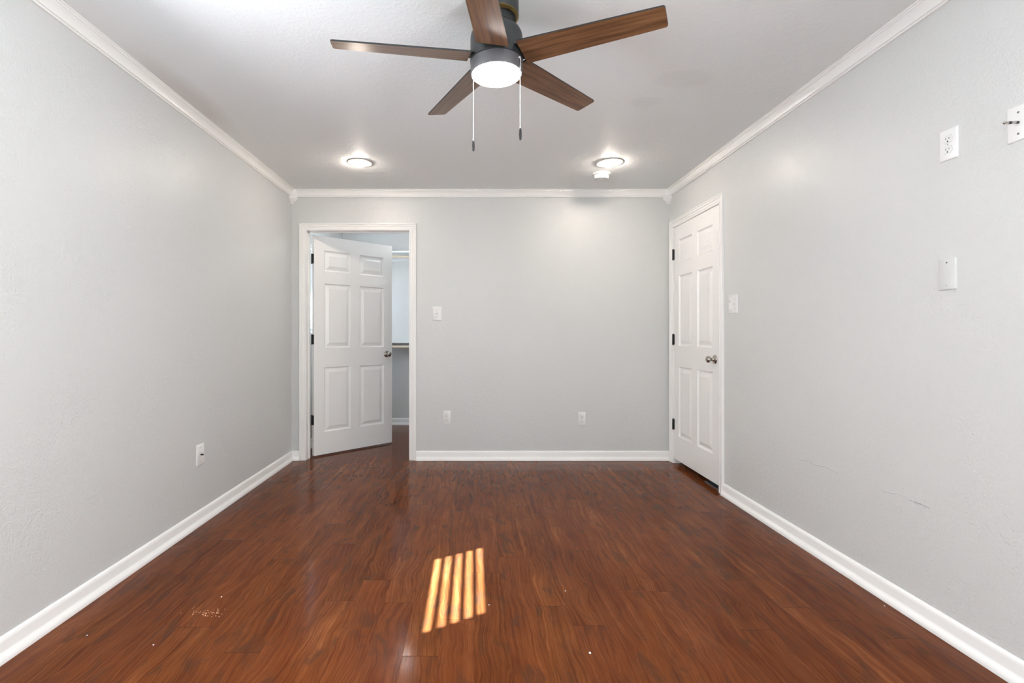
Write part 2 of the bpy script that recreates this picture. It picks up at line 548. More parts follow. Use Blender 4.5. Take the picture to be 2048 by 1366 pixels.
def corner_block(cx, sx, label):
    # stepped inside-corner block below the crown
    bm = bmesh.new()
    tiers = [(0.0, 0.050), (0.016, 0.053), (0.045, 0.053), (0.058, 0.050), (0.066, 0.058), (0.080, 0.058), (0.090, 0.052), (0.094, 0.042),
             (0.104, 0.040), (0.110, 0.028), (0.118, 0.024), (0.126, 0.010)]
    prev = None
    for dz, s in tiers:
        z = ZC - dz
        ch = s * 0.30
        ring = [bm.verts.new((cx + sx * px, YB - py, z)) for px, py in ((0, 0), (s, 0), (s, s - ch), (s - ch, s), (0, s))]
        if prev:
            for k in range(5):
                bm.faces.new((prev[k], prev[(k + 1) % 5], ring[(k + 1) % 5], ring[k]))
        else:
            bm.faces.new(ring)
        prev = ring
    bm.faces.new(prev[::-1])
    return struct(autosmooth(obj('trim_corner_block', bm, M_TRIM), 35), label, 'corner block')
corner_block(XL, 1, 'white stepped crown corner block in the left corner')
corner_block(XR, -1, 'white stepped crown corner block in the right corner')

BASE = [(0.0, 0.0), (0.026, 0.0), (0.026, 0.007), (0.0235, 0.016), (0.0175, 0.025), (0.013, 0.031), (0.0115, 0.036), (0.0115, 0.066), (0.0095, 0.075), (0.0060, 0.081), (0.0025, 0.084), (0.0, 0.0845)]
def baseboard(name, mapf, spans, label):
    bm = bmesh.new()
    for u0, u1 in spans:
        sweep(bm, BASE, lambda u, a, b: mapf(u, a, b), u0, u1)
    return struct(autosmooth(obj(name, bm, M_TRIM), 30), label, 'baseboard')
CW = 0.062   # casing width
baseboard('baseboard_left', on_left, [(YF, YB)], 'white baseboard along the left wall')
baseboard('baseboard_right', on_right, [(YF, RY0 - CW)], 'white baseboard along the right wall')
baseboard('baseboard_back', on_back, [(XL, DX0 - CW), (DX1 + CW, XR)], 'white baseboard along the end wall')
baseboard('baseboard_closet_back', on_closet_back, [(XL, CXR)], 'white baseboard at the back of the closet')
baseboard('baseboard_closet_left', on_left, [(YC0, YCB)], 'white baseboard on the closet window side')

# ------------------------------------------------------------------ door casings and jambs
CAS = [(0.0, 0.0), (0.0, 0.0070), (0.003, 0.0095), (0.009, 0.0095), (0.011, 0.0060), (0.0145, 0.0060), (0.0175, 0.0095), (0.030, 0.0115), (0.0325, 0.0085), (0.0355, 0.0085),
       (0.038, 0.0150), (0.047, 0.0155), (0.0495, 0.0125), (0.0515, 0.0125), (0.0535, 0.0175), (0.060, 0.0175), (CW, 0.0155), (CW, 0.0)]
def casing(name, mapf, L, R, T, depth, label, stop):
    bm = bmesh.new()
    e = 0.006      # reveal
    rows = []
    for a, t in CAS:
        rows.append([bm.verts.new(mapf(u, t, z)) for u, z in ((L - a + e * 0, 0), (L - a, T + a), (R + a, T + a), (R + a, 0))])
    for p, q in zip(rows, rows[1:]):
        for k in range(3):
            bm.faces.new((p[k], p[k + 1], q[k + 1], q[k]))
    # jamb boards lining the opening
    def jbox(u0, u1, t0, t1, z0, z1):
        vs = [bm.verts.new(mapf(u, t, z)) for u in (u0, u1) for t in (t0, t1) for z in (z0, z1)]
        for f in ((0, 1, 3, 2), (4, 6, 7, 5), (0, 4, 5, 1), (2, 3, 7, 6), (0, 2, 6, 4), (1, 5, 7, 3)):
            bm.faces.new([vs[k] for k in f])
    j = 0.018
    jbox(L - j * 0.2, L + 0.0005, 0.001, -depth, 0, T)
    jbox(R - 0.0005, R + j * 0.2, 0.001, -depth, 0, T)
    jbox(L, R, 0.001, -depth, T - 0.0005, T + j * 0.2)
    s0, s1 = stop
    jbox(L, L + 0.010, s0, s1, 0, T)
    jbox(R - 0.010, R, s0, s1, 0, T)
    jbox(L, R, s0, s1, T - 0.010, T)
    return struct(obj(name, bm, M_TRIM), label, 'door casing')
casing('trim_4', on_back, DX0, DX1, DZ, 0.112, 'white moulded casing around the closet doorway', (-0.055, -0.070))
casing('trim_5', on_right, RY0, RY1, RZ, 0.10, 'white moulded casing around the right wall door', (-0.040, -0.055))

# ------------------------------------------------------------------ six-panel doors
def panel_door(W, H, T, xs, zs):
    """leaf in local x (0..W), z (0..H), y (0..T); panels moulded on both faces"""
    bm = bmesh.new()
    gx, gz = [0, *xs, W], [0, *zs, H]
    rings = [(0.0, 0.0), (0.003, 0.0040), (0.008, 0.0110), (0.013, 0.0125), (0.019, 0.0120), (0.046, 0.0025), (0.048, 0.0010)]
    for side in (0, 1):
        def P(x, z, d):
            return bm.verts.new((x, d if side == 0 else T - d, z))
        for i in range(len(gx) - 1):
            for k in range(len(gz) - 1):
                a, b, c, d = gx[i], gx[i + 1], gz[k], gz[k + 1]
                if i in (1, 3) and k in (1, 3, 5):
                    prev = None
                    for o, dep in rings:
                        r = [P(a + o, c + o, dep), P(b - o, c + o, dep), P(b - o, d - o, dep), P(a + o, d - o, dep)]
                        if prev:
                            for q in range(4):
                                bm.faces.new((prev[q], prev[(q + 1) % 4], r[(q + 1) % 4], r[q]))
                        prev = r
                    bm.faces.new(prev)
                else:
                    bm.faces.new((P(a, c, 0), P(b, c, 0), P(b, d, 0), P(a, d, 0)))
    def q(*pts):
        bm.faces.new([bm.verts.new(p) for p in pts])
    q((0, 0, 0), (0, T, 0), (0, T, H), (0, 0, H))
    q((W, 0, 0), (W, T, 0), (W, T, H), (W, 0, H))
    q((0, 0, 0), (W, 0, 0), (W, T, 0), (0, T, 0))
    q((0, 0, H), (W, 0, H), (W, T, H), (0, T, H))
    bmesh.ops.remove_doubles(bm, verts=bm.verts[:], dist=1e-5)
    return bm

ZSP = [0.207, 0.810, 0.989, 1.592, 1.707, 1.900]
KNOB = [(0.0, 0.066), (0.010, 0.0655), (0.019, 0.062), (0.0245, 0.055), (0.0255, 0.048), (0.0225, 0.040), (0.015, 0.034), (0.0115, 0.030), (0.0110, 0.022), (0.0150, 0.018), (0.0160, 0.010), (0.0, 0.010)]
ROSE = [(0.0, 0.013), (0.017, 0.013), (0.022, 0.0115), (0.029, 0.0075), (0.0325, 0.003), (0.0325, 0.0), (0.0, 0.0)]

def add_knob(door, x, z, T, both=True):
    for sgn, y0 in (((-1, 0.0), (1, T)) if both else ((-1, 0.0),)):
        bm = bmesh.new()
        lathe(bm, [(r, sgn * h) for r, h in KNOB], 36, 'y', (x, y0, z))
        k = autosmooth(obj('door_knob', bm, M_NICKEL, door), 40)
        bm = bmesh.new()
        lathe(bm, [(r, sgn * h) for r, h in ROSE], 36, 'y', (x, y0, z))
        autosmooth(obj('rose', bm, M_NICKEL, k), 40)
        bm = bmesh.new()
        lathe(bm, [(0.0, sgn * 0.0705), (0.0035, sgn * 0.0700), (0.0040, sgn * 0.066), (0.0, sgn * 0.066)], 16, 'y', (x, y0, z))
        autosmooth(obj('lock_button', bm, M_NICKEL, k), 40)

# closet door, swung 44 degrees into the closet
T1 = 0.035
bm = panel_door(0.860, 2.032, T1, [0.102, 0.379, 0.480, 0.760], ZSP)
door1 = struct(obj('door_1', bm, M_DOOR), 'white six panel closet door standing half open', 'door')
ang = math.radians(44.0)
pin = Vector((-1.4945, YC0 + 0.012, 0))
R = Matrix.Rotation(ang, 4, 'Z')
door1.matrix_world = Matrix.Translation(pin + R @ Vector((0.003, -0.040, 0)) + Vector((0, 0, 0.014))) @ R
add_knob(door1, 0.793, 0.915, T1)
bm = bmesh.new()
box(bm, 0.8595, 0.8612, 0.006, 0.029, 0.886, 0.944, 0.0004, 1)
obj('latch_plate', bm, M_NICKEL, door1)
for zc in (1.815, 1.070, 0.326):
    bm = bmesh.new()
    box(bm, -0.0015, 0.0002, 0.0005, 0.0345, zc - 0.0445, zc + 0.0445)
    lathe(bm, [(0, -0.047), (0.0055, -0.047), (0.0062, -0.0445), (0.0062, 0.0445), (0.0055, 0.047), (0, 0.047)], 16, 'z', (-0.003, 0.039, zc))
    h = autosmooth(obj('hinge', bm, M_BLACK, door1), 40)
    h['label'] = 'black hinge'
    # the leaf screwed to the jamb stays in the plane of the jamb
    bm = bmesh.new()
    box(bm, DX0 + 0.0005, DX0 + 0.003, YC0 - 0.036, YC0 + 0.004, zc - 0.0305, zc + 0.0585)
    box(bm, DX0 + 0.0005, DX0 + 0.010, YC0 + 0.001, YC0 + 0.004, zc - 0.0305, zc + 0.0585)
    jl = obj('jamb_leaf', bm, M_BLACK, h)
    jl.matrix_parent_inverse = (door1.matrix_world @ h.matrix_local).inverted()

# right door, closed, hinges on the far side
T2 = 0.035
bm = panel_door(0.812, 2.022, T2, [0.105, 0.360, 0.456, 0.716], ZSP)
door2 = struct(obj('door_2', bm, M_DOOR), 'white six panel door closed in the right wall', 'door')
# local x runs from the near (latch) edge to the far (hinge) edge, local -y faces the room
door2.matrix_world = Matrix.Translation((XR + 0.001, RY0 + 0.005, 0.043)) @ Matrix(((0, 1, 0, 0), (1, 0, 0, 0), (0, 0, 1, 0), (0, 0, 0, 1)))
add_knob(door2, 0.066, 0.905, T2, both=False)
for zc in (1.788, 1.044, 0.300):
    bm = bmesh.new()
    lathe(bm, [(0, -0.050), (0.004, -0.049), (0.0075, -0.0445), (0.0075, 0.0445), (0.004, 0.049), (0, 0.050)], 20, 'z', (0.8155, -0.0085, zc))
    box(bm, 0.803, 0.816, -0.003, 0.0005, zc - 0.0445, zc + 0.0445)
    h = autosmooth(obj('hinge', bm, M_BLACK, door2), 40)
    h['label'] = 'black hinge'
bm = bmesh.new()
box(bm, XR + 0.010, XR + 0.085, RY0, RY0 + 0.26, 0.0, 0.009, 0.003)
struct(obj('trim_6', bm, M_THRESH), 'metal threshold strip under the right door', 'threshold')

# ------------------------------------------------------------------ windows (out of frame, front and right ones added for fill light) and their blinds
def window(n, mapf, w, label):
    u0, u1, z0, z1 = w
    root = struct(empty('window_%d' % n, mapf((u0 + u1) / 2, -0.06, z0)), label, 'window')
    inv = Matrix.Translation(root.location).inverted()
    def part(name, rects, t0, t1, mat):
        bm = bmesh.new()
        for a, b, c, d in rects:
            vs = [bm.verts.new(mapf(u, t, z)) for u in (a, b) for t in (t0, t1) for z in (c, d)]
            for f in ((0, 1, 3, 2), (4, 6, 7, 5), (0, 4, 5, 1), (2, 3, 7, 6), (0, 2, 6, 4), (1, 5, 7, 3)):
                bm.faces.new([vs[k] for k in f])
        o = obj(name, bm, mat, root)
        o.matrix_parent_inverse = inv
        return o
    f = 0.010
    part('window_frame', [(u0, u0 + f, z0, z1), (u1 - f, u1, z0, z1), (u0, u1, z0, z0 + f), (u0, u1, z1 - f, z1)], -0.07, -0.095, M_TRIM)
    part('glass_pane', [(u0 + f, u1 - f, z0 + f, z1 - f)], -0.083, -0.084, M_GLASS)
    return root
window(1, on_left, W1, 'window high in the left wall beside the camera')
window(2, on_front, W2, 'wide window added for fill light in the wall behind the camera')
window(4, on_right, W4, 'window added for fill light in the right wall behind the camera')
window(3, on_left, W3, 'bright closet window behind the open door')

def blind(mapf, w, pitch, tilt, zstart, label, tc=-0.030, sw=0.048):
    u0, u1, z0, z1 = w
    root = tag(empty('window_blind', mapf((u0 + u1) / 2, tc, z1)), label, 'window blind')
    inv = Matrix.Translation(root.location).inverted()
    bm = bmesh.new()
    z = zstart
    while z < z1 - 0.05:
        c, s = math.cos(tilt), math.sin(tilt)
        pr = []
        for k in range(5):
            a = (k / 4 - 0.5) * sw
            cr = 0.003 * (1 - (k / 2 - 1) ** 2)
            pr.append((tc + a * c - cr * s, z + a * s + cr * c))
        pr += [(p[0] + 0.0008 * s, p[1] - 0.0015) for p in pr[::-1]]
        sweep(bm, pr, lambda u, a, b: mapf(u, a, b), u0 + 0.003, u1 - 0.003)
        z += pitch
    o = autosmooth(obj('slats', bm, M_BLIND, root), 30)
    o.matrix_parent_inverse = inv
    bm = bmesh.new()
    sweep(bm, [(tc - 0.026, z1 - 0.045), (tc + 0.026, z1 - 0.045), (tc + 0.026, z1 - 0.001), (tc - 0.026, z1 - 0.001)], mapf, u0 + 0.002, u1 - 0.002)
    o = obj('head_rail', bm, M_BLIND, root)
    o.matrix_parent_inverse = inv
    return root
blind(on_left, W1, 0.0456, -math.radians(13), 1.232, 'white slatted blind whose gaps make the striped sun patch')
blind(on_left, W3, 0.042, math.radians(48), 1.172, 'white slatted blind in the closet, seen through the door hinge gap')

# unseen slabs added outside to block the sun at the left and front
bm = bmesh.new()
BLOCKER_REACH = 0.92
box(bm, XL - 0.1 - BLOCKER_REACH, XL - 0.1, YF, YCB, ZC - 0.06, ZC - 0.02)
box(bm, XL - 2.1, XR + 0.3, YF - 0.1 - 1.5, YF - 0.1, ZC - 0.06, ZC - 0.02)
struct(obj('sun_blocker', bm, M_EXT), 'unseen slabs added outside to block the sun', 'sun blocker')

# ------------------------------------------------------------------ closet shelves, rods, lamp
def shelf(z, label):
    root = tag(empty('closet_shelf', (-0.44, YCB, z)), label, 'shelf', 'closet shelves')
    bm = bmesh.new()
    box(bm, XL + 0.44 + 0.002, CXR + 0.44 - 0.002, -0.300, -0.002, -0.018, 0.0, 0.002, 1)
    obj('shelf_board', bm, M_SHELF, root)
    bm = bmesh.new()
    box(bm, XL + 0.44 + 0.002, CXR + 0.44 - 0.002, -0.020, -0.001, -0.085, -0.0185, 0.002, 1)
    obj('wall_cleat', bm, M_SHELF, root)
    return root
shelf(CAM_Z + 0.995, 'upper white closet shelf seen past the open door')
shelf(CAM_Z - 0.083, 'lower white closet shelf seen past the open door')
def rod(z, label):
    bm = bmesh.new()
    n = 20
    lathe(bm, [(0, XL + 0.002), (0.0165, XL + 0.002), (0.0165, CXR - 0.002), (0, CXR - 0.002)], n, 'x', (0, 0, 0))
    o = autosmooth(obj('closet_rod', bm, M_ROD), 40)
    o.location = (0, YCB - 0.275, z)
    return tag(o, label, 'closet rod', 'closet hanging rods')
rod(CAM_Z + 0.930, 'wooden hanging rod under the upper closet shelf')
rod(CAM_Z - 0.148, 'wooden hanging rod under the lower closet shelf')
M_BULB = emission('closet_bulb_glow', (0.97, 0.985, 1.0), 32)
cl = tag(empty('closet_lamp', (-0.69, 5.262, ZC)), 'small bare globe lamp hanging from the closet ceiling', 'lamp')
bm = bmesh.new()
lathe(bm, [(0, 0), (0.055, 0), (0.055, -0.02), (0.03, -0.03), (0.018, -0.085), (0.016, -0.103), (0, -0.103)], 32)
autosmooth(obj('lamp_holder', bm, M_PLATE, cl))
bm = bmesh.new()
lathe(bm, [(0, -0.1025)] + [(0.055 * math.sin(math.pi * k / 12), -0.1575 + 0.055 * math.cos(math.pi * k / 12)) for k in range(1, 12)] + [(0, -0.2125)], 24)
obj('bulb', bm, M_BULB, cl, True)

# ------------------------------------------------------------------ ceiling fan
FX, FY = 0.089, 1.945
fan = tag(empty('ceiling_fan', (FX, FY, ZC)), 'dark bronze ceiling fan with five brown wood blades and lit drum light', 'ceiling fan')
zr = lambda z: z + CAM_Z - ZC       # camera-relative height -> fan-local height
def fan_part(name, prof, mat, n=64):
    bm = bmesh.new()
    lathe(bm, prof, n)
    return autosmooth(obj(name, bm, mat, fan), 35)
fan_part('canopy', [(0, 0), (0.084, 0), (0.086, -0.008), (0.086, zr(1.236)), (0.083, zr(1.228)), (0.074, zr(1.222)), (0, zr(1.222))], M_BRONZE)
fan_part('canopy_ring', [(0.0835, zr(1.2275)), (0.0865, zr(1.2305)), (0.0865, zr(1.2265)), (0.0790, zr(1.2195)), (0.0740, zr(1.2200)), (0.0740, zr(1.2275))], M_BRASS)['label'] = 'brass rim under the canopy'
fan_part('neck', [(0, zr(1.226)), (0.068, zr(1.226)), (0.0665, zr(1.215)), (0.0665, zr(1.192)), (0.070, zr(1.187)), (0, zr(1.187))], M_BRONZE)
fan_part('motor_housing', [(0, zr(1.190)), (0.070, zr(1.190)), (0.080, zr(1.185)), (0.092, zr(1.172)), (0.099, zr(1.158)), (0.101, zr(1.145)),
                           (0.101, zr(1.062)), (0.102, zr(1.060)), (0.102, zr(1.0555)), (0.099, zr(1.054)), (0, zr(1.054))], M_BRONZE)
fan_part('light_kit', [(0, zr(1.056)), (0.0985, zr(1.056)), (0.1005, zr(1.052)), (0.1005, zr(1.012)), (0.0990, zr(1.008)), (0.0955, zr(1.0065)), (0.0955, zr(1.012)), (0, zr(1.012))], M_KIT)
M_FANGLOW = emission('fan_light_glow', (1.0, 0.98, 0.97), 28)
fan_part('light_diffuser', [(0.0, zr(1.010)), (0.0950, zr(1.010)), (0.0950, zr(1.0050)), (0.0900, zr(1.0015)), (0.075, zr(0.998)), (0.045, zr(0.9955)), (0.0, zr(0.9945))], M_FANGLOW)

def blade_mesh():
    bm = bmesh.new()
    r0, r1 = 0.107, 0.621
    w0, w1 = 0.126, 0.0945
    pts = []
    def wid(r): return (w0 + (w1 - w0) * (r - r0) / (r1 - r0)) / 2
    pts = [(r0, wid(r0))]
    for k in range(1, 8):
        r = r0 + (r1 - 0.012 - r0) * k / 8
        pts.append((r, wid(r)))
    for k in range(6):
        a = math.pi / 2 * (1 - k / 5)
        pts.append((r1 - 0.010 + 0.010 * math.cos(a), wid(r1) - 0.010 + 0.010 * math.sin(a)))
    full = pts + [(x, -y) for x, y in pts[::-1]]
    t = 0.0030
    bot = [bm.verts.new((x, y, -t)) for x, y in full]
    top = [bm.verts.new((x, y, t)) for x, y in full]
    f = bm.faces.new(bot[::-1]); f.material_index = 0
    f = bm.faces.new(top); f.material_index = 1
    n = len(full)
    for k in range(n):
        f = bm.faces.new((bot[k], bot[(k + 1) % n], top[(k + 1) % n], top[k]))
        f.material_index = 1
    return bm
TILT = Matrix(((1, 0, 0, 0), (0, 1, 0, 0), (-0.0127, 0.0425, 1, 0), (0, 0, 0, 1)))
tilt_n = Vector((0.0127, -0.0425, 1)).normalized()
TILT = Vector((0, 0, 1)).rotation_difference(tilt_n).to_matrix().to_4x4()
blade0 = None
for i in range(5):
    if blade0 is None:
        b = blade0 = obj('blade', blade_mesh(), [M_BLADE, M_BLADE_TOP], fan)
    else:
        b = blade0.copy()
        COL.objects.link(b)
        b.parent = fan
    a = math.radians(-27.765 + 72 * i)
    b.matrix_local = Matrix.Translation((0, 0, zr(1.0712))) @ TILT @ Matrix.Rotation(a, 4, 'Z') @ Matrix.Rotation(math.radians(-11.95), 4, 'X')
    # short iron that carries the blade out of the housing
    bm = bmesh.new()
    box(bm, 0.085, 0.122, -0.045, 0.045, 0.0035, 0.0075, 0.001, 1)
    for sy in (-0.03, 0.0, 0.03):
        lathe(bm, [(0, 0.003), (0.004, 0.003), (0.004, 0.0095), (0.002, 0.0105), (0, 0.0105)], 12, 'z', (0.114, sy, 0))
    obj('blade_iron', bm, M_BRONZE, b)

def pull_chain(dx, dy, ztop, zbot_chain, zbot, nub):
    bm = bmesh.new()
    z = ztop
    while z > zbot_chain:
        bmesh.ops.create_uvsphere(bm, u_segments=8, v_segments=6, radius=0.0017, matrix=Matrix.Translation((dx, dy, z)))
        z -= 0.0031
    lathe(bm, [(0, ztop), (0.0006, ztop), (0.0006, zbot_chain), (0, zbot_chain)], 6, 'z', (dx, dy, 0))
    c = obj('pull_chain', bm, M_CHAIN, fan, True)
    c['label'] = 'thin beaded metal pull chain'
    bm = bmesh.new()
    H = zbot_chain - zbot
    lathe(bm, [(0, zbot), (0.0036, zbot), (0.0044, zbot + 0.1 * H), (0.0054, zbot + 0.45 * H), (0.0050, zbot + 0.75 * H), (0.0034, zbot_chain - 0.001), (0.0015, zbot_chain), (0, zbot_chain)], 20, 'z', (dx, dy, 0))
    autosmooth(obj('pendant', bm, M_BLACK, c), 40)
    bm = bmesh.new()
    d = Vector((dx, dy, 0)).normalized()
    m = d.to_track_quat('Z', 'Y').to_matrix().to_4x4()
    tmp = bmesh.new()
    lathe(tmp, [(0, 0.094), (0.0045, 0.094), (0.0045, 0.103), (0.0030, 0.105), (0.0030, Vector((dx, dy, 0)).length + 0.001), (0, Vector((dx, dy, 0)).length + 0.001)], 14)
    tmp.transform(Matrix.Translation((0, 0, ztop)) @ m)
    me = bpy.data.meshes.new('tmp'); tmp.to_mesh(me); tmp.free(); bm.from_mesh(me); bpy.data.meshes.remove(me)
    autosmooth(obj('chain_outlet', bm, M_CHAIN, c), 40)
pull_chain(0.0872, -0.058, zr(1.044), zr(0.776), zr(0.732), True)
pull_chain(-0.0895, 0.052, zr(1.030), zr(0.772), zr(0.731), False)

# ------------------------------------------------------------------ recessed lights
M_CANGLOW = emission('recessed_glow', (1.0, 0.895, 0.78), 125)
def recessed(x, y, r, tx, ty, label):
    root = tag(empty('recessed_light', (x, y, ZC)), label, 'recessed light', 'recessed ceiling lights')
    root.rotation_euler = (tx, ty, 0)
    bm = bmesh.new()
    ri = r * 0.48
    lathe(bm, [(ri, 0.004), (ri, -0.003), (ri + 0.006, -0.0035), (r * 0.86, -0.0045), (r * 0.96, -0.0038), (r, -0.0015), (r, 0.004), (ri, 0.004)], 64)
    autosmooth(obj('trim_ring', bm, M_LAMPTRIM, root), 40)
    bm = bmesh.new()
    lathe(bm, [(ri - 0.0005, 0.003), (ri - 0.0005, -0.006), (ri * 0.95, -0.015), (ri * 0.80, -0.0215), (ri * 0.45, -0.0255), (0, -0.0265)], 48)
    obj('lens', bm, M_CANGLOW, root, True)
    return root
recessed(-0.8585, 3.785, 0.098, 0.0, 0.028, 'lit recessed ceiling light, left of the pair, above the closet side')
recessed(1.030, 3.790, 0.108, 0.0, -0.022, 'lit recessed ceiling light, right of the pair, beside smoke detector')

# ------------------------------------------------------------------ smoke detector
sd = tag(empty('smoke_detector', (1.031, 4.045, ZC)), 'white round smoke detector on the ceiling behind the right recessed light', 'smoke detector')
bm = bmesh.new()
lathe(bm, [(0, 0), (0.071, 0), (0.072, -0.004), (0.070, -0.012), (0.062, -0.015), (0, -0.015)], 56)
autosmooth(obj('mounting_base', bm, M_DETECT, sd), 35)
bm = bmesh.new()
lathe(bm, [(0, -0.014), (0.059, -0.014), (0.060, -0.018), (0.0595, -0.042), (0.056, -0.047), (0.040, -0.050), (0.036, -0.047), (0.022, -0.047), (0, -0.0475)], 56)
autosmooth(obj('detector_body', bm, M_DETECT, sd), 35)
bm = bmesh.new()
lathe(bm, [(0, -0.047), (0.012, -0.047), (0.012, -0.051), (0.010, -0.052), (0, -0.052)], 24, 'z', (0.018, -0.012, 0))
obj('test_button', bm, M_RECEPT, sd)

# ------------------------------------------------------------------ wall plates
# plates are built facing local -y (x right, z up) and turned onto their wall
ROT = {'back': 0.0, 'left': math.pi / 2, 'right': -math.pi / 2}
def plate_root(name, side, u, z, label, cat, group=None):
    p = {'back': on_back, 'left': on_left, 'right': on_right}[side](u, 0.0, z)
    return tag(empty(name, p, (0, 0, ROT[side])), label, cat, group)
def face_plate(root, w, h, mat=None, t=0.0055):
    bm = bmesh.new()
    def ring(ix, y, r):
        a, b = w / 2 - ix, h / 2 - ix
        pts = []
        for cx, cz, st in ((a - r, b - r, 0), (-a + r, b - r, 90), (-a + r, -b + r, 180), (a - r, -b + r, 270)):
            for k in range(4):
                q = math.radians(st + 30 * k)
                pts.append(bm.verts.new((cx + r * math.cos(q), y, cz + r * math.sin(q))))
        return pts
    rs = [ring(0, 0.0, 0.003), ring(0, -t * 0.35, 0.003), ring(0.0012, -t * 0.75, 0.003), ring(0.0035, -t, 0.003)]
    for a, b in zip(rs, rs[1:]):
        for k in range(16):
            bm.faces.new((a[k], a[(k + 1) % 16], b[(k + 1) % 16], b[k]))
    bm.faces.new(rs[-1])
    bm.faces.new(rs[0][::-1])
    return autosmooth(obj('face_plate', bm, mat or M_PLATE, root), 35)
def screw(root, x, z, mat, t=0.0055, r=0.0033):
    bm = bmesh.new()
    lathe(bm, [(0, -t - 0.0012), (r * 0.7, -t - 0.0010), (r, -t - 0.0002), (r, -t + 0.001), (0, -t + 0.001)], 16, 'y', (x, 0, z))
    s = autosmooth(obj('screw', bm, mat, root), 40)
    bm = bmesh.new()
    box(bm, x - r * 0.85, x + r * 0.85, -t - 0.00135, -t - 0.0008, z - 0.0005, z + 0.0005)
    obj('slot', bm, M_SLOT, s)
def receptacle(root, zc, t=0.0055):
    bm = bmesh.new()
    pts = []
    R_, cut = 0.0172, 0.0135
    for k in range(40):
        a = 2 * math.pi * k / 40
        pts.append((R_ * math.cos(a), max(-cut, min(cut, R_ * math.sin(a)))))
    y0, y1 = -t + 0.001, -t - 0.0016
    A = [bm.verts.new((x, y0, zc + z)) for x, z in pts]
    B = [bm.verts.new((x, y1 + 0.0006, zc + z)) for x, z in pts]
    C = [bm.verts.new((x * 0.96, y1, zc + z * 0.96)) for x, z in pts]
    for p, q in ((A, B), (B, C)):
        for k in range(40):
            bm.faces.new((p[k], p[(k + 1) % 40], q[(k + 1) % 40], q[k]))
    bm.faces.new(C)
    r = obj('receptacle', bm, M_RECEPT, root)
    bm = bmesh.new()
    # groove between receptacle and plate
    g0 = [bm.verts.new((x * 1.05, -t - 0.0002, zc + z * 1.06)) for x, z in pts]
    g1 = [bm.verts.new((x * 0.995, -t - 0.0002, zc + z * 0.995)) for x, z in pts]
    for k in range(40):
        bm.faces.new((g0[k], g0[(k + 1) % 40], g1[(k + 1) % 40], g1[k]))
    obj('groove', bm, M_GROOVE, r)
    bm = bmesh.new()
    box(bm, -0.0072, -0.0052, y1 - 0.0003, y1 + 0.0004, zc - 0.0015, zc + 0.0065)
    box(bm, 0.0052, 0.0072, y1 - 0.0003, y1 + 0.0004, zc - 0.0010, zc + 0.0060)
    lathe(bm, [(0, y1 - 0.0003), (0.0027, y1 - 0.0003), (0.0027, y1 + 0.0004), (0, y1 + 0.0004)], 14, 'y', (0, 0, zc - 0.0080))
    obj('slots', bm, M_SLOT, r)
def outlet(side, u, z, label, w=0.070, h=0.1155):
    root = plate_root('wall_outlet', side, u, z, label, 'wall outlet', 'duplex wall outlets')
    face_plate(root, w, h)
    receptacle(root, 0.0195)
    receptacle(root, -0.0195)
    screw(root, 0, 0, M_SCREW_W)
    return root
outlet('back', -0.2405, CAM_Z - 0.745, 'white duplex outlet low on end wall, nearest the closet doorway', 0.070, 0.120)
outlet('back', 0.9740, CAM_Z - 0.756, 'white duplex outlet low on end wall, nearest the right corner', 0.070, 0.120)
outlet('right', 1.8570, CAM_Z + 0.7035, 'white duplex outlet high on right wall, above the blank plate')

sw = plate_root('light_switch', 'back', -0.3285, CAM_Z + 0.188, 'white single toggle switch beside the closet doorway', 'light switch')
face_plate(sw, 0.080, 0.125)
bm = bmesh.new()
box(bm, -0.0052, 0.0052, -0.0064, -0.004, -0.0125, 0.0125)
tg = obj('toggle', bm, M_RECEPT, sw)
bm = bmesh.new()
sweep(bm, [(-0.006, -0.004), (-0.006, 0.006), (-0.017, 0.011), (-0.018, 0.005)], lambda u, a, b: Vector((u, a, b)), -0.0040, 0.0040)
obj('toggle_lever', bm, M_RECEPT, tg)
for z in (0.030, -0.030):
    screw(sw, 0, z, M_SCREW)

sw = plate_root('light_switch', 'right', 3.399, CAM_Z + 0.207, 'white double switch plate with dimmer beside the right door', 'light switch')
face_plate(sw, 0.110, 0.126)
bm = bmesh.new()
box(bm, -0.0425, -0.0125, -0.0105, -0.004, -0.034, 0.034, 0.0015, 2)
dm = obj('dimmer_paddle', bm, M_PLATE, sw)
bm = bmesh.new()
box(bm, -0.0315, -0.0235, -0.0115, -0.0100, 0.015, 0.021, 0.0008, 1)
obj('indicator', bm, M_SLOT, dm)
bm = bmesh.new()
box(bm, 0.0215, 0.0325, -0.0066, -0.004, -0.0125, 0.0125)
tg = obj('toggle', bm, M_RECEPT, sw)
bm = bmesh.new()
sweep(bm, [(-0.006, 0.004), (-0.006, -0.006), (-0.017, -0.011), (-0.018, -0.005)], lambda u, a, b: Vector((u, a, b)), 0.0230, 0.0310)
obj('toggle_lever', bm, M_RECEPT, tg)
for x, z in ((-0.0275, 0.0485), (-0.0275, -0.0485), (0.027, 0.030), (0.027, -0.030)):
    screw(sw, x, z, M_SCREW_W)

bp = plate_root('blank_plate', 'right', 1.862, CAM_Z + 0.225, 'grey painted blank wall plate under the high outlet', 'wall plate')
face_plate(bp, 0.070, 0.119, M_PAINTED_PLATE)
screw(bp, 0, 0.042, M_SCREW)
screw(bp, 0, -0.042, M_SCREW_W)

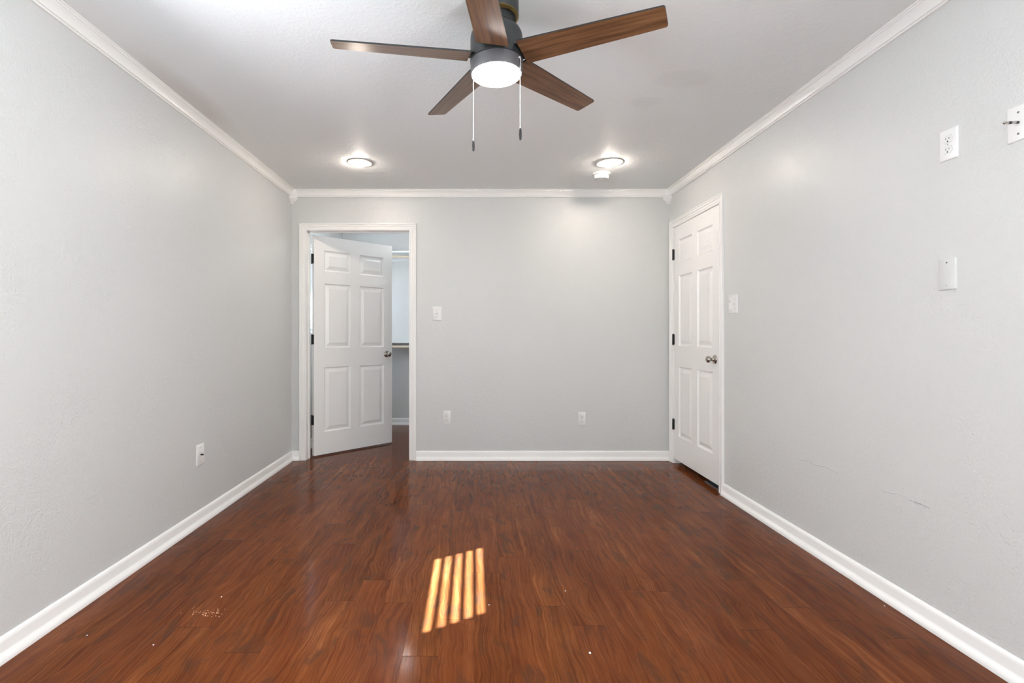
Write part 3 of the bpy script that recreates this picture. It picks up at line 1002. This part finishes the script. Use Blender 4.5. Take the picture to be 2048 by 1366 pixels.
cx = plate_root('coax_plate', 'right', 1.617, CAM_Z + 0.682, 'white plate with long coax connector at the right frame edge', 'wall plate')
face_plate(cx, 0.072, 0.114)
screw(cx, 0, 0.0345, M_SCREW, r=0.0036)
screw(cx, 0, -0.0345, M_SCREW, r=0.0036)
bm = bmesh.new()
lathe(bm, [(0, -0.005), (0.0042, -0.005), (0.0042, -0.0150), (0, -0.0150)], 16, 'y')
con = obj('coax_connector', bm, M_BLACK, cx)
con['label'] = 'dark and silver coax connector'
bm = bmesh.new()
lathe(bm, [(0, -0.014), (0.0044, -0.014), (0.0048, -0.016), (0.0048, -0.030), (0.0042, -0.031), (0, -0.031)], 6, 'y')
obj('nut', bm, M_NICKEL, con)
bm = bmesh.new()
lathe(bm, [(0, -0.031), (0.0046, -0.031), (0.0046, -0.039), (0, -0.039)], 20, 'y')
obj('rubber_ring', bm, M_BLACK, con)
bm = bmesh.new()
lathe(bm, [(0, -0.039), (0.0043, -0.039), (0.0040, -0.042), (0.0043, -0.045), (0.0043, -0.052), (0.0028, -0.053), (0.0010, -0.053), (0.0008, -0.058), (0, -0.058)], 20, 'y')
obj('tip', bm, M_NICKEL, con)
con.rotation_euler = (0.06, 0, 0.02)
con.location = (0.0, 0.0, 0.0025)

cx = plate_root('coax_plate', 'left', 3.000, CAM_Z - 0.719, 'white coax wall plate low on the left wall', 'wall plate')
face_plate(cx, 0.080, 0.124)
screw(cx, 0, 0.042, M_SCREW_W)
screw(cx, 0, -0.042, M_SCREW_W)
bm = bmesh.new()
lathe(bm, [(0, -0.004), (0.0055, -0.004), (0.0055, -0.0075), (0.0046, -0.0085), (0.0046, -0.021), (0.0020, -0.0215), (0, -0.0215)], 20, 'y', (0.0, 0, 0.001))
con = autosmooth(obj('coax_connector', bm, M_BLACK, cx), 40)
con['label'] = 'short black coax connector'

# ------------------------------------------------------------------ bits lying on the floor
def floor_at(px, py):
    d = CAM_Z * 1003.0 / (py - 669.0)
    return Vector(((px - 947.0) * d / 1003.0, d, 0.0))
def flake(px, py, r, label, mat=None, cat='paint flake', name='paint_flake', group='paint flakes on the floor'):
    p = floor_at(px, py)
    bm = bmesh.new()
    n = 7
    pts = [(r * random.uniform(0.55, 1.1) * math.cos(2 * math.pi * k / n), r * random.uniform(0.55, 1.1) * math.sin(2 * math.pi * k / n)) for k in range(n)]
    A = [bm.verts.new((x, y, 0.0)) for x, y in pts]
    B = [bm.verts.new((x * 0.9, y * 0.9, 0.0010 + 0.0010 * random.random())) for x, y in pts]
    for k in range(n):
        bm.faces.new((A[k], A[(k + 1) % n], B[(k + 1) % n], B[k]))
    bm.faces.new(B)
    bm.faces.new(A[::-1])
    o = obj(name, bm, mat or M_FLAKE)
    o.location = p
    return tag(o, label, cat, group)
flake(174, 1271, 0.0032, 'white paint flake on the floor nearest the left frame edge')
flake(307, 1290, 0.0036, 'white paint flake in the left foreground of the floor, below the scuffs')
flake(443, 1194, 0.0030, 'white paint flake on the floor just above the tan scuffs')
flake(978, 1210, 0.0034, 'white paint flake on the floor right beside the striped sun patch')
flake(1131, 1182, 0.0030, 'small white flake on the middle of the floor, right of the sun patch')
flake(1180, 1306, 0.0050, 'largest white paint flake, in the right centre foreground of the floor')
flake(1769, 1212, 0.0034, 'white paint flake on the floor close to the right baseboard')
flake(1829, 1238, 0.0050, 'white paint chip against the foot of the right baseboard')
flake(832, 1055, 0.0085, 'dark crumb on the floor behind the sun patch', M_CRUMB, 'crumb', 'floor_crumb', 'dark crumbs on the floor')
flake(741, 1056, 0.0048, 'small dark crumb on the floor left of the larger crumb', M_CRUMB, 'crumb', 'floor_crumb', 'dark crumbs on the floor')
bm = bmesh.new()
for k in range(46):
    q = floor_at(random.gauss(412, 22), 0.5 * (random.gauss(1226, 9) + 1226))
    r = random.uniform(0.0008, 0.0032)
    n = 6
    pts = [(q.x + r * random.uniform(0.5, 1.6) * math.cos(2 * math.pi * j / n), q.y + r * random.uniform(0.5, 1.2) * math.sin(2 * math.pi * j / n)) for j in range(n)]
    A = [bm.verts.new((x, y, 0.0)) for x, y in pts]
    B = [bm.verts.new((x, y, 0.0007)) for x, y in pts]
    for j in range(n):
        bm.faces.new((A[j], A[(j + 1) % n], B[(j + 1) % n], B[j]))
    bm.faces.new(B)
tag(obj('scuff_debris', bm, M_SCUFF), 'scatter of tan scuff specks on the floor left of the sun patch', 'scuff marks', None, 'stuff')
